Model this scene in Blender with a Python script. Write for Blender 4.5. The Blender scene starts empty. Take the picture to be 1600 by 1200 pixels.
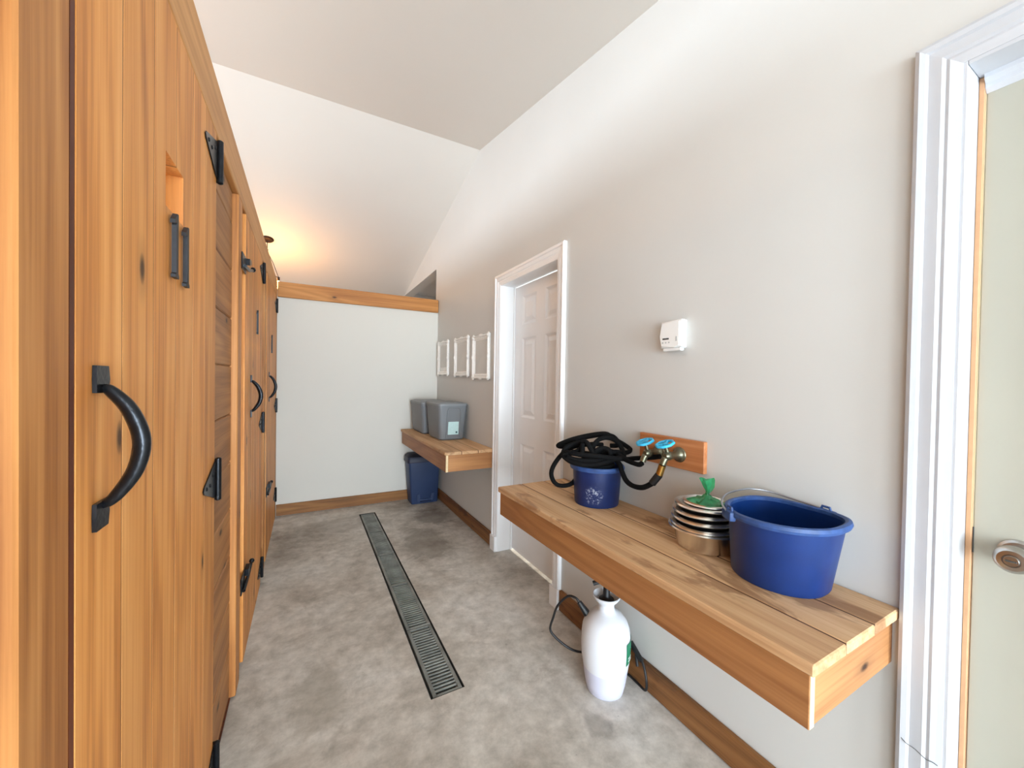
import bpy, bmesh, math, random
from mathutils import Vector, Matrix
random.seed(7)
sc = bpy.context.scene
COL = sc.collection
pi = math.pi

# ------------------------------------------------------------------ camera
cam_d = bpy.data.cameras.new('camera')
cam = bpy.data.objects.new('camera', cam_d); COL.objects.link(cam)
cam_d.sensor_width = 36.0
cam_d.lens = 597.28 / 1600 * 36
cam_d.shift_y = 3.48 / 1600
cam_d.clip_start = 0.02
_r = Vector((0.88027645, -0.47418289, 0.016247)); _u = Vector((-0.00830932, 0.01883043, 0.99978816))
_f = Vector((0.47438838, 0.88022497, -0.01263585))
m = Matrix.Identity(4)
for i in range(3):
    m[i][0] = _r[i]; m[i][1] = _u[i]; m[i][2] = -_f[i]
m[2][3] = 1.31
cam.matrix_world = m
sc.camera = cam

# ------------------------------------------------------------------ light
sc.view_settings.view_transform = 'Standard'
sc.view_settings.look = 'None'
sc.view_settings.gamma = 1.0
sc.view_settings.use_curve_mapping = False
sc.view_settings.exposure = -0.12
world = bpy.data.worlds.new('daylight'); sc.world = world
world.use_nodes = True
bg = world.node_tree.nodes['Background']
bg.inputs[0].default_value = (0.72, 0.86, 1.0, 1); bg.inputs[1].default_value = 2.2

def area(name, loc, rot, sx, sy, power, color):
    d = bpy.data.lights.new(name, 'AREA'); d.shape = 'RECTANGLE'; d.size = sx; d.size_y = sy
    d.energy = power; d.color = color
    o = bpy.data.objects.new(name, d); COL.objects.link(o); o.location = loc; o.rotation_euler = rot
    return o
# daylight through the glazed door behind the camera; the three fill lamps are added
area('daylight_back_door', (0.50, -4.72, 1.15), (pi/2, 0, 0), 1.4, 2.0, 430, (0.76, 0.89, 1.0))
area('added_fill_entrance', (-3.32, -3.1, 1.25), (0, -pi/2, 0), 1.9, 2.6, 105, (0.80, 0.91, 1.0))  # added to put cool light on the right wall
area('added_fill_front', (-1.55, -4.72, 1.25), (pi/2, 0, 0), 2.0, 1.9, 230, (0.78, 0.90, 1.0))  # added so that light reaches the far right wall
area('added_fill_kennel', (-3.32, 2.2, 1.75), (0, -pi/2, 0), 0.9, 3.0, 180, (0.80, 0.90, 1.0))  # added to brighten the ceiling
sun = bpy.data.lights.new('sun', 'SUN'); sun.energy = 8; sun.angle = 0.02; sun.color = (1, .95, .85)
so = bpy.data.objects.new('sun', sun); COL.objects.link(so)
so.rotation_euler = Vector((-0.9, 0.08, -0.30)).to_track_quat('-Z', 'Y').to_euler()

# ------------------------------------------------------------------ helpers
def hexc(h):
    c = [int(h[i:i+2], 16) / 255 for i in (0, 2, 4)]
    return tuple(((x/12.92) if x <= .04045 else ((x+.055)/1.055)**2.4) for x in c) + (1,)

def new_mat(name):
    mt = bpy.data.materials.new(name); mt.use_nodes = True
    nt = mt.node_tree
    return mt, nt, nt.nodes['Principled BSDF']

def N(nt, typ, **kw):
    n = nt.nodes.new(typ)
    for k, v in kw.items():
        if k.startswith('i_'):
            key = k[2:]; n.inputs[int(key) if key.isdigit() else key].default_value = v
        else: setattr(n, k, v)
    return n

def ramp(nt, fac, stops):
    n = nt.nodes.new('ShaderNodeValToRGB'); el = n.color_ramp.elements
    el[0].position, el[0].color = stops[0]; el[1].position, el[1].color = stops[-1]
    for p, c in stops[1:-1]:
        e = el.new(p); e.color = c
    nt.links.new(fac, n.inputs[0]); return n

def mixc(nt, fac, a, b, mode='MIX'):
    n = nt.nodes.new('ShaderNodeMix'); n.data_type = 'RGBA'; n.blend_type = mode
    for v, idx in ((fac, 0), (a, 6), (b, 7)):
        if hasattr(v, 'links'): nt.links.new(v, n.inputs[idx])
        else: n.inputs[idx].default_value = v
    return n.outputs[2]

def math_n(nt, op, a, b=None, clamp=False):
    n = nt.nodes.new('ShaderNodeMath'); n.operation = op; n.use_clamp = clamp
    for i, v in enumerate((a, b)):
        if v is None: continue
        if hasattr(v, 'links'): nt.links.new(v, n.inputs[i])
        else: n.inputs[i].default_value = v
    return n.outputs[0]

def bump(nt, bsdf, h, strength=.2, dist=.004):
    b = nt.nodes.new('ShaderNodeBump'); b.inputs['Strength'].default_value = strength; b.inputs['Distance'].default_value = dist
    nt.links.new(h, b.inputs['Height']); nt.links.new(b.outputs[0], bsdf.inputs['Normal'])

def wood(name, light, mid, dark, axis='z', rough=.5, knots=True, tint=.26, ring=7.0, stain=None, knotcol='2c170b', spec=.35):
    mt, nt, p = new_mat(name); L = nt.links
    tc = N(nt, 'ShaderNodeTexCoord'); oi = N(nt, 'ShaderNodeObjectInfo')
    off = N(nt, 'ShaderNodeVectorMath', operation='SCALE'); off.inputs[0].default_value = (17.3, 9.1, 23.7)
    L.new(oi.outputs['Random'], off.inputs['Scale'])
    def coords(across, along, flat=False):
        mp = N(nt, 'ShaderNodeMapping'); s = [across]*3; s['xyz'.index(axis)] = along
        if flat: s[1 if axis == 'x' else 0] = 0
        mp.inputs['Scale'].default_value = s; L.new(tc.outputs['Object'], mp.inputs[0])
        ad = N(nt, 'ShaderNodeVectorMath', operation='ADD'); L.new(mp.outputs[0], ad.inputs[0]); L.new(off.outputs[0], ad.inputs[1])
        return ad.outputs[0]
    n1 = N(nt, 'ShaderNodeTexNoise', i_Scale=1.0, i_Detail=2.0, i_Roughness=.45, i_Distortion=.25); L.new(coords(6.0, .55), n1.inputs['Vector'])
    s = math_n(nt, 'SINE', math_n(nt, 'MULTIPLY', n1.outputs[0], ring*2*pi))
    rings = math_n(nt, 'MULTIPLY_ADD', s, .5); nt.nodes[-1].inputs[2].default_value = .5
    n2 = N(nt, 'ShaderNodeTexNoise', i_Scale=1.0, i_Detail=4.0, i_Roughness=.6); L.new(coords(110, 2.2), n2.inputs['Vector'])
    n3 = N(nt, 'ShaderNodeTexNoise', i_Scale=1.0, i_Detail=3.0); L.new(coords(9, .9), n3.inputs['Vector'])
    f = math_n(nt, 'ADD', math_n(nt, 'MULTIPLY', rings, .15), math_n(nt, 'ADD', math_n(nt, 'MULTIPLY', n2.outputs[0], .50), math_n(nt, 'MULTIPLY', n3.outputs[0], .45)))
    rp = ramp(nt, f, [(.32, hexc(light)), (.55, hexc(mid)), (.80, hexc(dark))])
    col = rp.outputs[0]
    if knots:
        vo = N(nt, 'ShaderNodeTexVoronoi', voronoi_dimensions='2D', i_Scale=1.0, i_Randomness=1.0)
        sx_ = N(nt, 'ShaderNodeSeparateXYZ'); cb_ = N(nt, 'ShaderNodeCombineXYZ'); L.new(coords(5.5, 2.6), sx_.inputs[0])
        L.new(sx_.outputs[1 if axis == 'z' else 2], cb_.inputs[0]); L.new(sx_.outputs['xyz'.index(axis)], cb_.inputs[1]); L.new(cb_.outputs[0], vo.inputs['Vector'])
        wob = math_n(nt, 'ADD', vo.outputs['Distance'], math_n(nt, 'MULTIPLY', n3.outputs[0], .06))
        sep = N(nt, 'ShaderNodeSeparateColor'); L.new(vo.outputs['Color'], sep.inputs[0])
        gate = math_n(nt, 'GREATER_THAN', sep.outputs[0], .66)
        k = ramp(nt, wob, [(.055, (1, 1, 1, 1)), (.085, (.55, .55, .55, 1)), (.10, (.22, .22, .22, 1)), (.2, (0, 0, 0, 1))])
        fac = math_n(nt, 'MULTIPLY', gate, math_n(nt, 'MULTIPLY', k.outputs[0], .92))
        col = mixc(nt, fac, col, hexc(knotcol))
    v = math_n(nt, 'MULTIPLY_ADD', oi.outputs['Random'], tint); nt.nodes[-1].inputs[2].default_value = 1 - tint*.5
    hs = N(nt, 'ShaderNodeHueSaturation'); L.new(col, hs.inputs['Color']); L.new(v, hs.inputs['Value'])
    col = hs.outputs[0]
    if stain:
        n4 = N(nt, 'ShaderNodeTexNoise', i_Scale=1.0, i_Detail=5.0, i_Roughness=.65, i_Distortion=.6); L.new(coords(8, 2.6), n4.inputs['Vector'])
        sr = ramp(nt, n4.outputs[0], [(.555, (0, 0, 0, 1)), (.62, (.65, .65, .65, 1))])
        col = mixc(nt, sr.outputs[0], col, hexc(stain))
    L.new(col, p.inputs['Base Color']); p.inputs['Roughness'].default_value = rough
    p.inputs['Specular IOR Level'].default_value = spec
    bump(nt, p, f, .12, .003)
    return mt

def plain(name, col, rough=.5, metal=0.0, spec=.5, var=.06, vscale=6.0, bmp=0.0, bscale=300, **kw):
    mt, nt, p = new_mat(name); L = nt.links
    tc = N(nt, 'ShaderNodeTexCoord')
    n = N(nt, 'ShaderNodeTexNoise', i_Scale=vscale, i_Detail=4.0); L.new(tc.outputs['Object'], n.inputs['Vector'])
    c = hexc(col)
    lo = tuple(x*(1-var) for x in c[:3]) + (1,); hi = tuple(min(1, x*(1+var)) for x in c[:3]) + (1,)
    rp = ramp(nt, n.outputs[0], [(.3, lo), (.7, hi)]); L.new(rp.outputs[0], p.inputs['Base Color'])
    p.inputs['Roughness'].default_value = rough; p.inputs['Metallic'].default_value = metal
    p.inputs['Specular IOR Level'].default_value = spec
    for k, v in kw.items(): p.inputs[k.replace('_', ' ')].default_value = v
    if bmp:
        n2 = N(nt, 'ShaderNodeTexNoise', i_Scale=bscale, i_Detail=2.0); L.new(tc.outputs['Object'], n2.inputs['Vector'])
        bump(nt, p, n2.outputs[0], bmp, .002)
    return mt

def emit(name, col, strength):
    mt, nt, p = new_mat(name)
    p.inputs['Base Color'].default_value = hexc(col); p.inputs['Emission Color'].default_value = hexc(col)
    p.inputs['Emission Strength'].default_value = strength
    return mt

# bmesh shapes -------------------------------------------------------
def bm_box(bm, a, b, bev=0.0, seg=1):
    a = Vector(a); b = Vector(b); c = (a+b)/2; s = b-a
    r = bmesh.ops.create_cube(bm, size=1, matrix=Matrix.Translation(c) @ Matrix.Diagonal((abs(s.x), abs(s.y), abs(s.z), 1)))
    if bev:
        vs = r['verts']; es = list({e for v in vs for e in v.link_edges})
        bmesh.ops.bevel(bm, geom=es, offset=bev, segments=seg, affect='EDGES', profile=.5)

def bm_lathe(bm, prof, seg=32, mat=None, close_top=False, close_bot=False):
    rows = []
    for r, z in prof:
        if r < 1e-6: rows.append([bm.verts.new((0, 0, z))])
        else: rows.append([bm.verts.new((r*math.cos(2*pi*i/seg), r*math.sin(2*pi*i/seg), z)) for i in range(seg)])
    vs = [v for r in rows for v in r]
    for a, b in zip(rows, rows[1:]):
        for i in range(seg):
            j = (i+1) % seg
            if len(a) == 1 and len(b) == 1: continue
            if len(a) == 1: bm.faces.new((a[0], b[j], b[i]))
            elif len(b) == 1: bm.faces.new((a[i], a[j], b[0]))
            else: bm.faces.new((a[i], a[j], b[j], b[i]))
    if mat is not None: bmesh.ops.transform(bm, matrix=mat, verts=vs)
    return vs

def spline(pts, n=8, closed=False):
    P = [Vector(p) for p in pts]; out = []
    m_ = len(P)
    for i in range(m_ if closed else m_-1):
        if closed: p0, p1, p2, p3 = P[(i-1) % m_], P[i], P[(i+1) % m_], P[(i+2) % m_]
        else: p0, p1, p2, p3 = P[max(i-1, 0)], P[i], P[i+1], P[min(i+2, m_-1)]
        for k in range(n):
            t = k/n
            out.append(.5*((2*p1)+(p2-p0)*t+(2*p0-5*p1+4*p2-p3)*t*t+(3*p1-p0-3*p2+p3)*t**3))
    if not closed: out.append(P[-1])
    return out

def bm_tube(bm, pts, r, seg=8, closed=False, flat=1.0):
    P = [Vector(p) for p in pts]; n = len(P); rr = r if callable(r) else (lambda t: r)
    T = []
    for i in range(n):
        a = P[(i-1) % n] if closed else P[max(i-1, 0)]; b = P[(i+1) % n] if closed else P[min(i+1, n-1)]
        T.append((b-a).normalized())
    nrm = T[0].orthogonal().normalized(); rows = []
    for i in range(n):
        nrm = (nrm - T[i]*nrm.dot(T[i])).normalized(); bi = T[i].cross(nrm)
        q = rr(i/(n-1))
        rows.append([bm.verts.new(P[i] + nrm*(q*math.cos(2*pi*k/seg)) + bi*(q*flat*math.sin(2*pi*k/seg))) for k in range(seg)])
    for i in range(n if closed else n-1):
        a, b = rows[i], rows[(i+1) % n]
        for k in range(seg): bm.faces.new((a[k], a[(k+1) % seg], b[(k+1) % seg], b[k]))
    if not closed:
        bm.faces.new(rows[0][::-1]); bm.faces.new(rows[-1])

def bm_prism(bm, poly, axis, lo, hi):
    """poly: 2D points in the two other axes (cyclic order), extruded along axis from lo to hi"""
    def mk(p, h):
        if axis == 'x': return (h, p[0], p[1])
        if axis == 'y': return (p[0], h, p[1])
        return (p[0], p[1], h)
    A = [bm.verts.new(mk(p, lo)) for p in poly]; B = [bm.verts.new(mk(p, hi)) for p in poly]
    fs = [bm.faces.new(A), bm.faces.new(B)]
    for i in range(len(poly)):
        j = (i+1) % len(poly); fs.append(bm.faces.new((A[i], A[j], B[j], B[i])))
    return fs

# objects ------------------------------------------------------------
WL = {}
def wl(o): return WL.get(o.name, Vector((0, 0, 0)))
def obj(name, bm, mat, parent=None, origin=None, smooth=False, angle=35):
    """bm in world coordinates; the origin is moved to `origin` (default: bbox centre)"""
    bmesh.ops.recalc_face_normals(bm, faces=bm.faces)
    if origin is None:
        lo = Vector((min(v.co[i] for v in bm.verts) for i in range(3))); hi = Vector((max(v.co[i] for v in bm.verts) for i in range(3)))
        origin = (lo+hi)/2
    origin = Vector(origin)
    bmesh.ops.translate(bm, vec=-origin, verts=bm.verts)
    me = bpy.data.meshes.new(name); bm.to_mesh(me); bm.free()
    if smooth:
        me.polygons.foreach_set('use_smooth', [True]*len(me.polygons))
        me.set_sharp_from_angle(angle=math.radians(angle))
    me.materials.append(mat)
    return link(name, me, parent, origin)
def link(name, me, parent, origin):
    o = bpy.data.objects.new(name, me); COL.objects.link(o)
    WL[o.name] = Vector(origin)
    if parent: o.parent = parent; o.location = Vector(origin) - wl(parent)
    else: o.location = origin
    return o
def box(name, a, b, mat, parent=None, bev=0.002):
    bm = bmesh.new(); bm_box(bm, a, b, bev); return obj(name, bm, mat, parent)
def empty(name, loc):
    o = bpy.data.objects.new(name, None); COL.objects.link(o); o.location = loc; WL[o.name] = Vector(loc)
    o.empty_display_size = .05; return o
def tag(o, label=None, cat=None, group=None, kind=None):
    if label: o['label'] = label
    if cat: o['category'] = cat
    if group: o['group'] = group
    if kind: o['kind'] = kind
    return o
def dup_tree(o, delta, parent=None):
    c = o.copy(); COL.objects.link(c); WL[c.name] = wl(o) + Vector(delta)
    c.parent = parent
    if parent is None: c.location = o.location + Vector(delta)
    for ch in o.children: dup_tree(ch, delta, c)
    return c

# ------------------------------------------------------------------ materials
M = {}
M['wall'] = plain('beige_wall_paint', 'd0cfcb', .62, var=.02, vscale=1.5, bmp=.05, bscale=220)
M['endwall'] = plain('white_wall_paint', 'dcd9d0', .6, var=.02, vscale=1.5, bmp=.05, bscale=220)
M['ceil'] = plain('white_ceiling_paint', 'dedad3', .7, var=.02, vscale=1.0, bmp=.05, bscale=150)
M['white'] = plain('white_gloss_trim_paint', 'f0f0f0', .35, var=.015)
M['white_dimmed'] = plain('aged_white_trim_dimmed', 'c6c8cd', .4, var=.02)  # aged trim white, darkened to offset the overbright near casing
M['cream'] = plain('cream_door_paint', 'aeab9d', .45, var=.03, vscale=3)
M['pine_v'] = wood('stained_pine_upright', 'efae68', 'dd944c', 'a9632a', 'z')
M['pine_post'] = wood('stained_pine_post', 'd89c5e', 'c08147', '8f5528', 'z')
M['pine_h'] = wood('stained_pine_plank', 'c28c56', 'aa7444', '7f4f29', 'y')
M['pine_hdr'] = wood('stained_pine_header', 'e0a96c', 'cc9256', 'ab723d', 'y', knots=False)
M['red_gap'] = wood('dark_red_gap_shade', '7a3f22', '642f18', '451e0e', 'z', knots=False)
M['groove'] = wood('dark_groove_shade', 'a06a38', '8d5a2d', '6e411d', 'z', knots=False)
M['joint'] = wood('dark_joint_shade', '6d4a2e', '5a3b23', '402813', 'y', knots=False)
M['cap'] = wood('honey_pine_beam', 'c88f52', 'b3793f', '915a2b', 'x')
M['base'] = wood('brown_pine_skirting', '96683c', '7f542e', '563519', 'y', stain='4a3120')
M['base_x'] = wood('brown_pine_skirting_end', 'a8753f', '8f6033', '64401f', 'x')
M['bench'] = wood('worn_cedar_board', 'e0bd92', 'cfa57a', 'aa7c52', 'y', rough=.6, stain='8a5f3d', tint=.22, knots=False)
M['apron'] = wood('cedar_apron', 'b7834f', 'a67245', '8c5a33', 'y', tint=.05, knots=False)
M['apron_x'] = wood('cedar_apron_end', 'c9935f', 'b98354', '9a653d', 'x', tint=.05)
M['endgrain'] = plain('pale_end_grain', 'e6cfa3', .7, var=.08, vscale=40)
M['tapboard'] = wood('reddish_cedar_backboard', 'c98a5c', 'b97648', '9a5c36', 'y', tint=.03)
M['black'] = plain('black_forged_iron', '26282c', .3, .7, var=.2, vscale=60, bmp=.25, bscale=120)
M['digit'] = plain('black_painted_iron', '2b2c30', .5, .3, var=.2, vscale=60)
M['hose'] = plain('black_fabric_hose', '0b0b0c', .85, spec=.15, var=.2, vscale=200, bmp=.4, bscale=600)
M['rubber'] = plain('black_rubber', '121214', .5, var=.1)
M['brass'] = plain('brass', 'c9a15a', .3, 1.0, var=.1, vscale=40)
M['valve'] = plain('tarnished_valve_metal', '74725f', .38, .9, var=.2, vscale=50)
M['blue_wheel'] = plain('sky_blue_handwheel_paint', '36b4e2', .4, var=.05)
M['steel'] = plain('stainless_steel', 'e6e4e0', .24, 1.0, var=.08, vscale=25)
M['knob'] = plain('satin_nickel', 'b5b2ae', .28, 1.0, var=.05)
M['bucket'] = plain('blue_bucket_plastic', '092d68', .42, var=.12, vscale=14, bmp=.05)
M['rim'] = plain('scuffed_blue_bucket_rim', '2c4a80', .5, var=.25, vscale=40)
M['wire'] = plain('galvanised_wire', 'a9abb0', .35, .9, var=.1)
M['bag'] = plain('green_plastic_bag', '2c8a57', .28, var=.35, vscale=35, spec=.6)
M['tote'] = plain('grey_tote_plastic', '75797d', .5, var=.04, bmp=.05)
M['totelid'] = plain('grey_tote_lid_plastic', '84888a', .5, var=.04, bmp=.05)
M['sticker'] = plain('pale_aqua_sticker', 'c3e2e2', .5, var=.05, vscale=60)
M['stickink'] = plain('dark_print', '3c5b60', .6)
M['bin'] = plain('navy_bin_plastic', '2a3c60', .5, var=.08, bmp=.05)
M['binlid'] = plain('dark_bin_lid_plastic', '1f243c', .5, var=.08)
M['binshade'] = plain('bin_recess_plastic', '1c2a4c', .6)
M['tank'] = plain('white_translucent_tank', 'dfe1e6', .42, var=.02)
M['liquid'] = plain('tank_with_liquid', 'cfcfe0', .42, var=.02)
M['label'] = plain('green_label', '1f7a58', .45, var=.05, vscale=60)
M['labelw'] = plain('pale_print', 'cfe0d4', .5)
M['frame'] = plain('ivory_picture_frame', 'f8f6f1', .45, var=.05, vscale=60, bmp=.3, bscale=90)
M['glass'] = plain('grey_matted_glass', 'cdc9c2', .12, var=.04, spec=.6)
M['paper'] = plain('white_paper', 'eeeeea', .7)
M['plastic'] = plain('white_plastic', 'f1f1ef', .4, var=.01)
M['dark'] = plain('dark_slot', '3a3c3c', .6)
M['grey'] = plain('light_grey_button', 'b9bcbc', .6)
M['grate'] = plain('dirty_galvanised_grate', '8b8f8a', .55, .3, var=.35, vscale=9, bmp=.2, bscale=80)
M['gutter'] = plain('dirty_drain_channel', '1d1c1a', .9, var=.3, vscale=20)
M['iron'] = plain('dark_bronze_iron', '35251a', .45, .6, var=.1)
M['bulb'] = emit('warm_bulb', 'ffcf7a', 30)
M['shade'] = plain('amber_glass_shade', 'ffe3a8', .25, var=.03, Transmission_Weight=.7)
M['stop'] = plain('bare_pine_strip', 'c99a72', .6, var=.06, vscale=30)
M['strip'] = plain('pale_weather_strip', 'efe2c2', .5, var=.03)
M['ground'] = plain('pale_outdoor_ground', 'b9b2a4', .9, var=.1)

def concrete():
    mt, nt, p = new_mat('worn_concrete'); L = nt.links
    tc = N(nt, 'ShaderNodeTexCoord'); P = tc.outputs['Object']
    def noise(s, d=5.0, r=.6, dist=0.0):
        n = N(nt, 'ShaderNodeTexNoise', i_Scale=s, i_Detail=d, i_Roughness=r, i_Distortion=dist); L.new(P, n.inputs['Vector']); return n.outputs[0]
    a = ramp(nt, noise(1.6, 6, .65, .4), [(.3, hexc('9f968a')), (.5, hexc('cfcac1')), (.72, hexc('e2e0db'))]).outputs[0]
    b = ramp(nt, noise(14, 5, .7), [(.3, (.72, .71, .69, 1)), (.7, (1.16, 1.16, 1.16, 1))]).outputs[0]
    c = mixc(nt, 1.0, a, b, 'MULTIPLY')
    # brown smears
    s = ramp(nt, noise(3.3, 6, .7, 1.2), [(.56, (0, 0, 0, 1)), (.74, (.5, .5, .5, 1))]).outputs[0]
    c = mixc(nt, s, c, hexc('7d7060'))
    # small dark specks
    k = ramp(nt, noise(23, 3, .6), [(.70, (0, 0, 0, 1)), (.78, (.6, .6, .6, 1))]).outputs[0]
    c = mixc(nt, k, c, hexc('5d5447'))
    # damp stains, each with its own place and ragged edge
    ns = noise(5.5, 5, .7, .5)
    for (x, y, sx, sy, amt, colr) in ((.86, 3.0, .22, .5, .5, '756d61'), (1.08, 3.55, .2, .3, .6, '746c61'), (.3, 3.7, .5, .25, .35, '877e72'), (1.0, 1.10, .06, .09, .4, '6a6054'), (.05, 1.75, .12, .25, .4, '8b8270'), (.72, .9, .2, .1, .45, '8a8268')):
        mp = N(nt, 'ShaderNodeMapping'); mp.vector_type = 'POINT'
        mp.inputs['Location'].default_value = (-x/sx, -y/sy, 0); mp.inputs['Scale'].default_value = (1/sx, 1/sy, 0)
        L.new(P, mp.inputs[0])
        ln = N(nt, 'ShaderNodeVectorMath', operation='LENGTH'); L.new(mp.outputs[0], ln.inputs[0])
        d = math_n(nt, 'ADD', ln.outputs['Value'], math_n(nt, 'MULTIPLY', math_n(nt, 'SUBTRACT', ns, .5), 1.8))
        r = ramp(nt, d, [(.55, (amt, amt, amt, 1)), (.95, (0, 0, 0, 1))]).outputs[0]
        c = mixc(nt, r, c, hexc(colr))
    L.new(c, p.inputs['Base Color'])
    rr = ramp(nt, noise(2.5), [(.3, (.45, .45, .45, 1)), (.7, (.7, .7, .7, 1))]); L.new(rr.outputs[0], p.inputs['Roughness'])
    p.inputs['Specular IOR Level'].default_value = .35
    bump(nt, p, noise(40, 4), .15, .003)
    return mt
M['concrete'] = concrete()

# ------------------------------------------------------------------ dimensions (metres; x across the corridor, y along it)
XR, XL, YE = 1.304, -0.243, 4.203
YR, ZR = 3.068, 3.298
YQ = -1.6
def zc(y): return ZR - (.19*(YR-max(y, YQ)) if y < YR else .25*(y-YR))
YB, YF = -4.6, 6.7           # behind the camera, far end
XK = -3.2                    # outer wall of the kennels
WT = .13                     # right wall thickness
DX0, DX1, DY0, DY1 = .4615, .6095, 1.512, 3.932

# ------------------------------------------------------------------ structure
bm = bmesh.new()
for a, b in (((XK, YB), (DX0, YF)), ((DX1, YB), (XR+1.7, YF)), ((DX0, YB), (DX1, DY0)), ((DX0, DY1), (DX1, YF))):
    bm_box(bm, (a[0], a[1], -.15), (b[0], b[1], 0))
tag(obj('floor', bm, M['concrete'], origin=(0, 0, 0)), 'worn grey concrete floor of the corridor', 'floor', kind='structure')

bm = bmesh.new()
for y0, y1 in ((YB-.1, YQ), (YQ, YR), (YR, YF+.1)):
    bm_prism(bm, [(y0, zc(y0)), (y1, zc(y1)), (y1, zc(y1)+.1), (y0, zc(y0)+.1)], 'x', XK-.1, XR+WT)
bmesh.ops.remove_doubles(bm, verts=bm.verts, dist=1e-5)
tag(obj('ceiling', bm, M['ceil'], origin=(0, 0, 2.5)), 'white gabled ceiling sloping away from its ridge', 'ceiling', kind='structure')

# right wall: columns with openings
bm = bmesh.new()
OPEN = {(-.53, .285): (0, 2.05), (1.855, 2.62): (0, 2.05), (4.29, 6.5): (0, 2.58)}
ys = [YB, YQ, -.53, .285, 1.855, 2.62, YR, 4.29, 6.5, YF]
for y0, y1 in zip(ys, ys[1:]):
    z0 = OPEN.get((y0, y1), (0, 0))[1]
    bm_prism(bm, [(y0, z0), (y1, z0), (y1, zc(y1)), (y0, zc(y0))], 'x', XR, XR+WT)
bmesh.ops.remove_doubles(bm, verts=bm.verts, dist=1e-5)
tag(obj('wall_right', bm, M['wall'], origin=(XR, 0, 0)), 'beige painted wall carrying bench, shelf and white doors', 'wall', kind='structure')

bm = bmesh.new(); bm_box(bm, (XL-.02, YE, 0), (XR, YE+.085, 2.08))
tag(obj('wall_back', bm, M['endwall']), 'off-white half-height wall closing the corridor end', 'wall', kind='structure')
# cap beam on the half-height wall
bm = bmesh.new(); bm_box(bm, (XL+.003, YE-.025, 2.065), (XR-.004, YE+.11, 2.207), .004)
tag(obj('trim_1', bm, M['cap']), 'honey-coloured pine beam capping the off-white end wall', 'beam', kind='structure')

# rooms around: far gable wall, kennel outer wall, wall behind the camera, side room
bm = bmesh.new(); bm_box(bm, (XK, YF, 0), (XR+WT, YF+.1, zc(YF)+.02))
tag(obj('wall_far', bm, M['wall']), 'beige wall beyond the half-height partition', 'wall', kind='structure')
def window_wall(name, axis, c0, c1, u0, u1, ztop, wins, mat):
    bm = bmesh.new()
    def blk(a, b, z0, z1):
        if b-a < 1e-4 or z1-z0 < 1e-4: return
        if axis == 'x': bm_box(bm, (c0, a, z0), (c1, b, z1))
        else: bm_box(bm, (a, c0, z0), (b, c1, z1))
    p = u0
    for a, b, z0, z1 in wins:
        blk(p, a, 0, ztop); blk(a, b, 0, z0); blk(a, b, z1, ztop); p = b
    blk(p, u1, 0, ztop)
    return tag(obj(name, bm, mat), kind='structure')
KW = [(-4.4, -1.8, .30, 2.20), (.7, 3.7, 1.30, 2.20)]
bm = bmesh.new()
p = YB
def kprism(y0, y1, z0, z1f):
    pts = [(y0, z0), (y1, z0)]
    cuts = [y for y in (YQ, YR) if y0 < y < y1]
    top = [y1] + cuts[::-1] + [y0]
    bm_prism(bm, pts + [(y, z1f(y)) for y in top], 'x', XK-.1, XK)
for a, b, z0, z1 in KW:
    kprism(p, a, 0, zc); kprism(a, b, 0, lambda y, q=z0: q); kprism(a, b, z1, zc); p = b
kprism(p, YF, 0, zc)
tag(obj('wall_kennel', bm, M['wall']), 'outer wall of the kennels with an added high window', 'wall', kind='structure')
window_wall('wall_front', 'y', YB-.1, YB, XK, XR+WT, zc(YB)+.05, [(-2.55, -.55, .30, 2.20), (-.18, 1.20, .12, 2.12)], M['wall'])
def window(name, a, b, axis, bars):
    w = empty(name, ((a[0]+b[0])/2, (a[1]+b[1])/2, a[2])); tag(w, kind='structure')
    t = .05
    if axis == 'y':
        box('window_frame', (a[0], a[1], a[2]), (a[0]+t, b[1], b[2]), M['white'], w); box('window_frame', (b[0]-t, a[1], a[2]), (b[0], b[1], b[2]), M['white'], w)
        box('window_frame', (a[0]+t, a[1], a[2]), (b[0]-t, b[1], a[2]+t), M['white'], w); box('window_frame', (a[0]+t, a[1], b[2]-t), (b[0]-t, b[1], b[2]), M['white'], w)
        c = (a[0]+b[0])/2; box('glazing_bar', (c-.02, a[1], a[2]+t), (c+.02, b[1], b[2]-t), M['white'], w)
    else:
        box('window_frame', (a[0], a[1], a[2]), (b[0], a[1]+t, b[2]), M['white'], w); box('window_frame', (a[0], b[1]-t, a[2]), (b[0], b[1], b[2]), M['white'], w)
        box('window_frame', (a[0], a[1]+t, a[2]), (b[0], b[1]-t, a[2]+t), M['white'], w); box('window_frame', (a[0], a[1]+t, b[2]-t), (b[0], b[1]-t, b[2]), M['white'], w)
        c = (a[1]+b[1])/2; box('glazing_bar', (a[0], c-.02, a[2]+t), (b[0], c+.02, b[2]-t), M['white'], w)
    return w
window('window_1', (-.18, YB-.08, .12), (1.20, YB-.03, 2.12), 'y', 1)
window('added_window_4', (-2.55, YB-.08, .30), (-.55, YB-.03, 2.20), 'y', 1)  # unseen window added for the front fill lamp
window('added_window_2', (XK-.08, -4.4, .30), (XK-.03, -1.8, 2.20), 'x', 1)  # unseen window added for the entrance fill lamp
window('added_window_3', (XK-.08, .7, 1.30), (XK-.03, 3.7, 2.20), 'x', 1)  # unseen window added for the kennel fill lamp
bm = bmesh.new()      # side room seen as a dark triangle over the beam
bm_box(bm, (XR+1.6, 4.19, 0), (XR+1.7, 6.6, 2.9)); bm_box(bm, (XR+WT, 4.19, 0), (XR+1.6, 4.29, 2.9)); bm_box(bm, (XR+WT, 6.5, 0), (XR+1.6, 6.6, 2.9)); bm_box(bm, (XR+WT, 4.29, 2.75), (XR+1.6, 6.5, 2.9))
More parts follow.
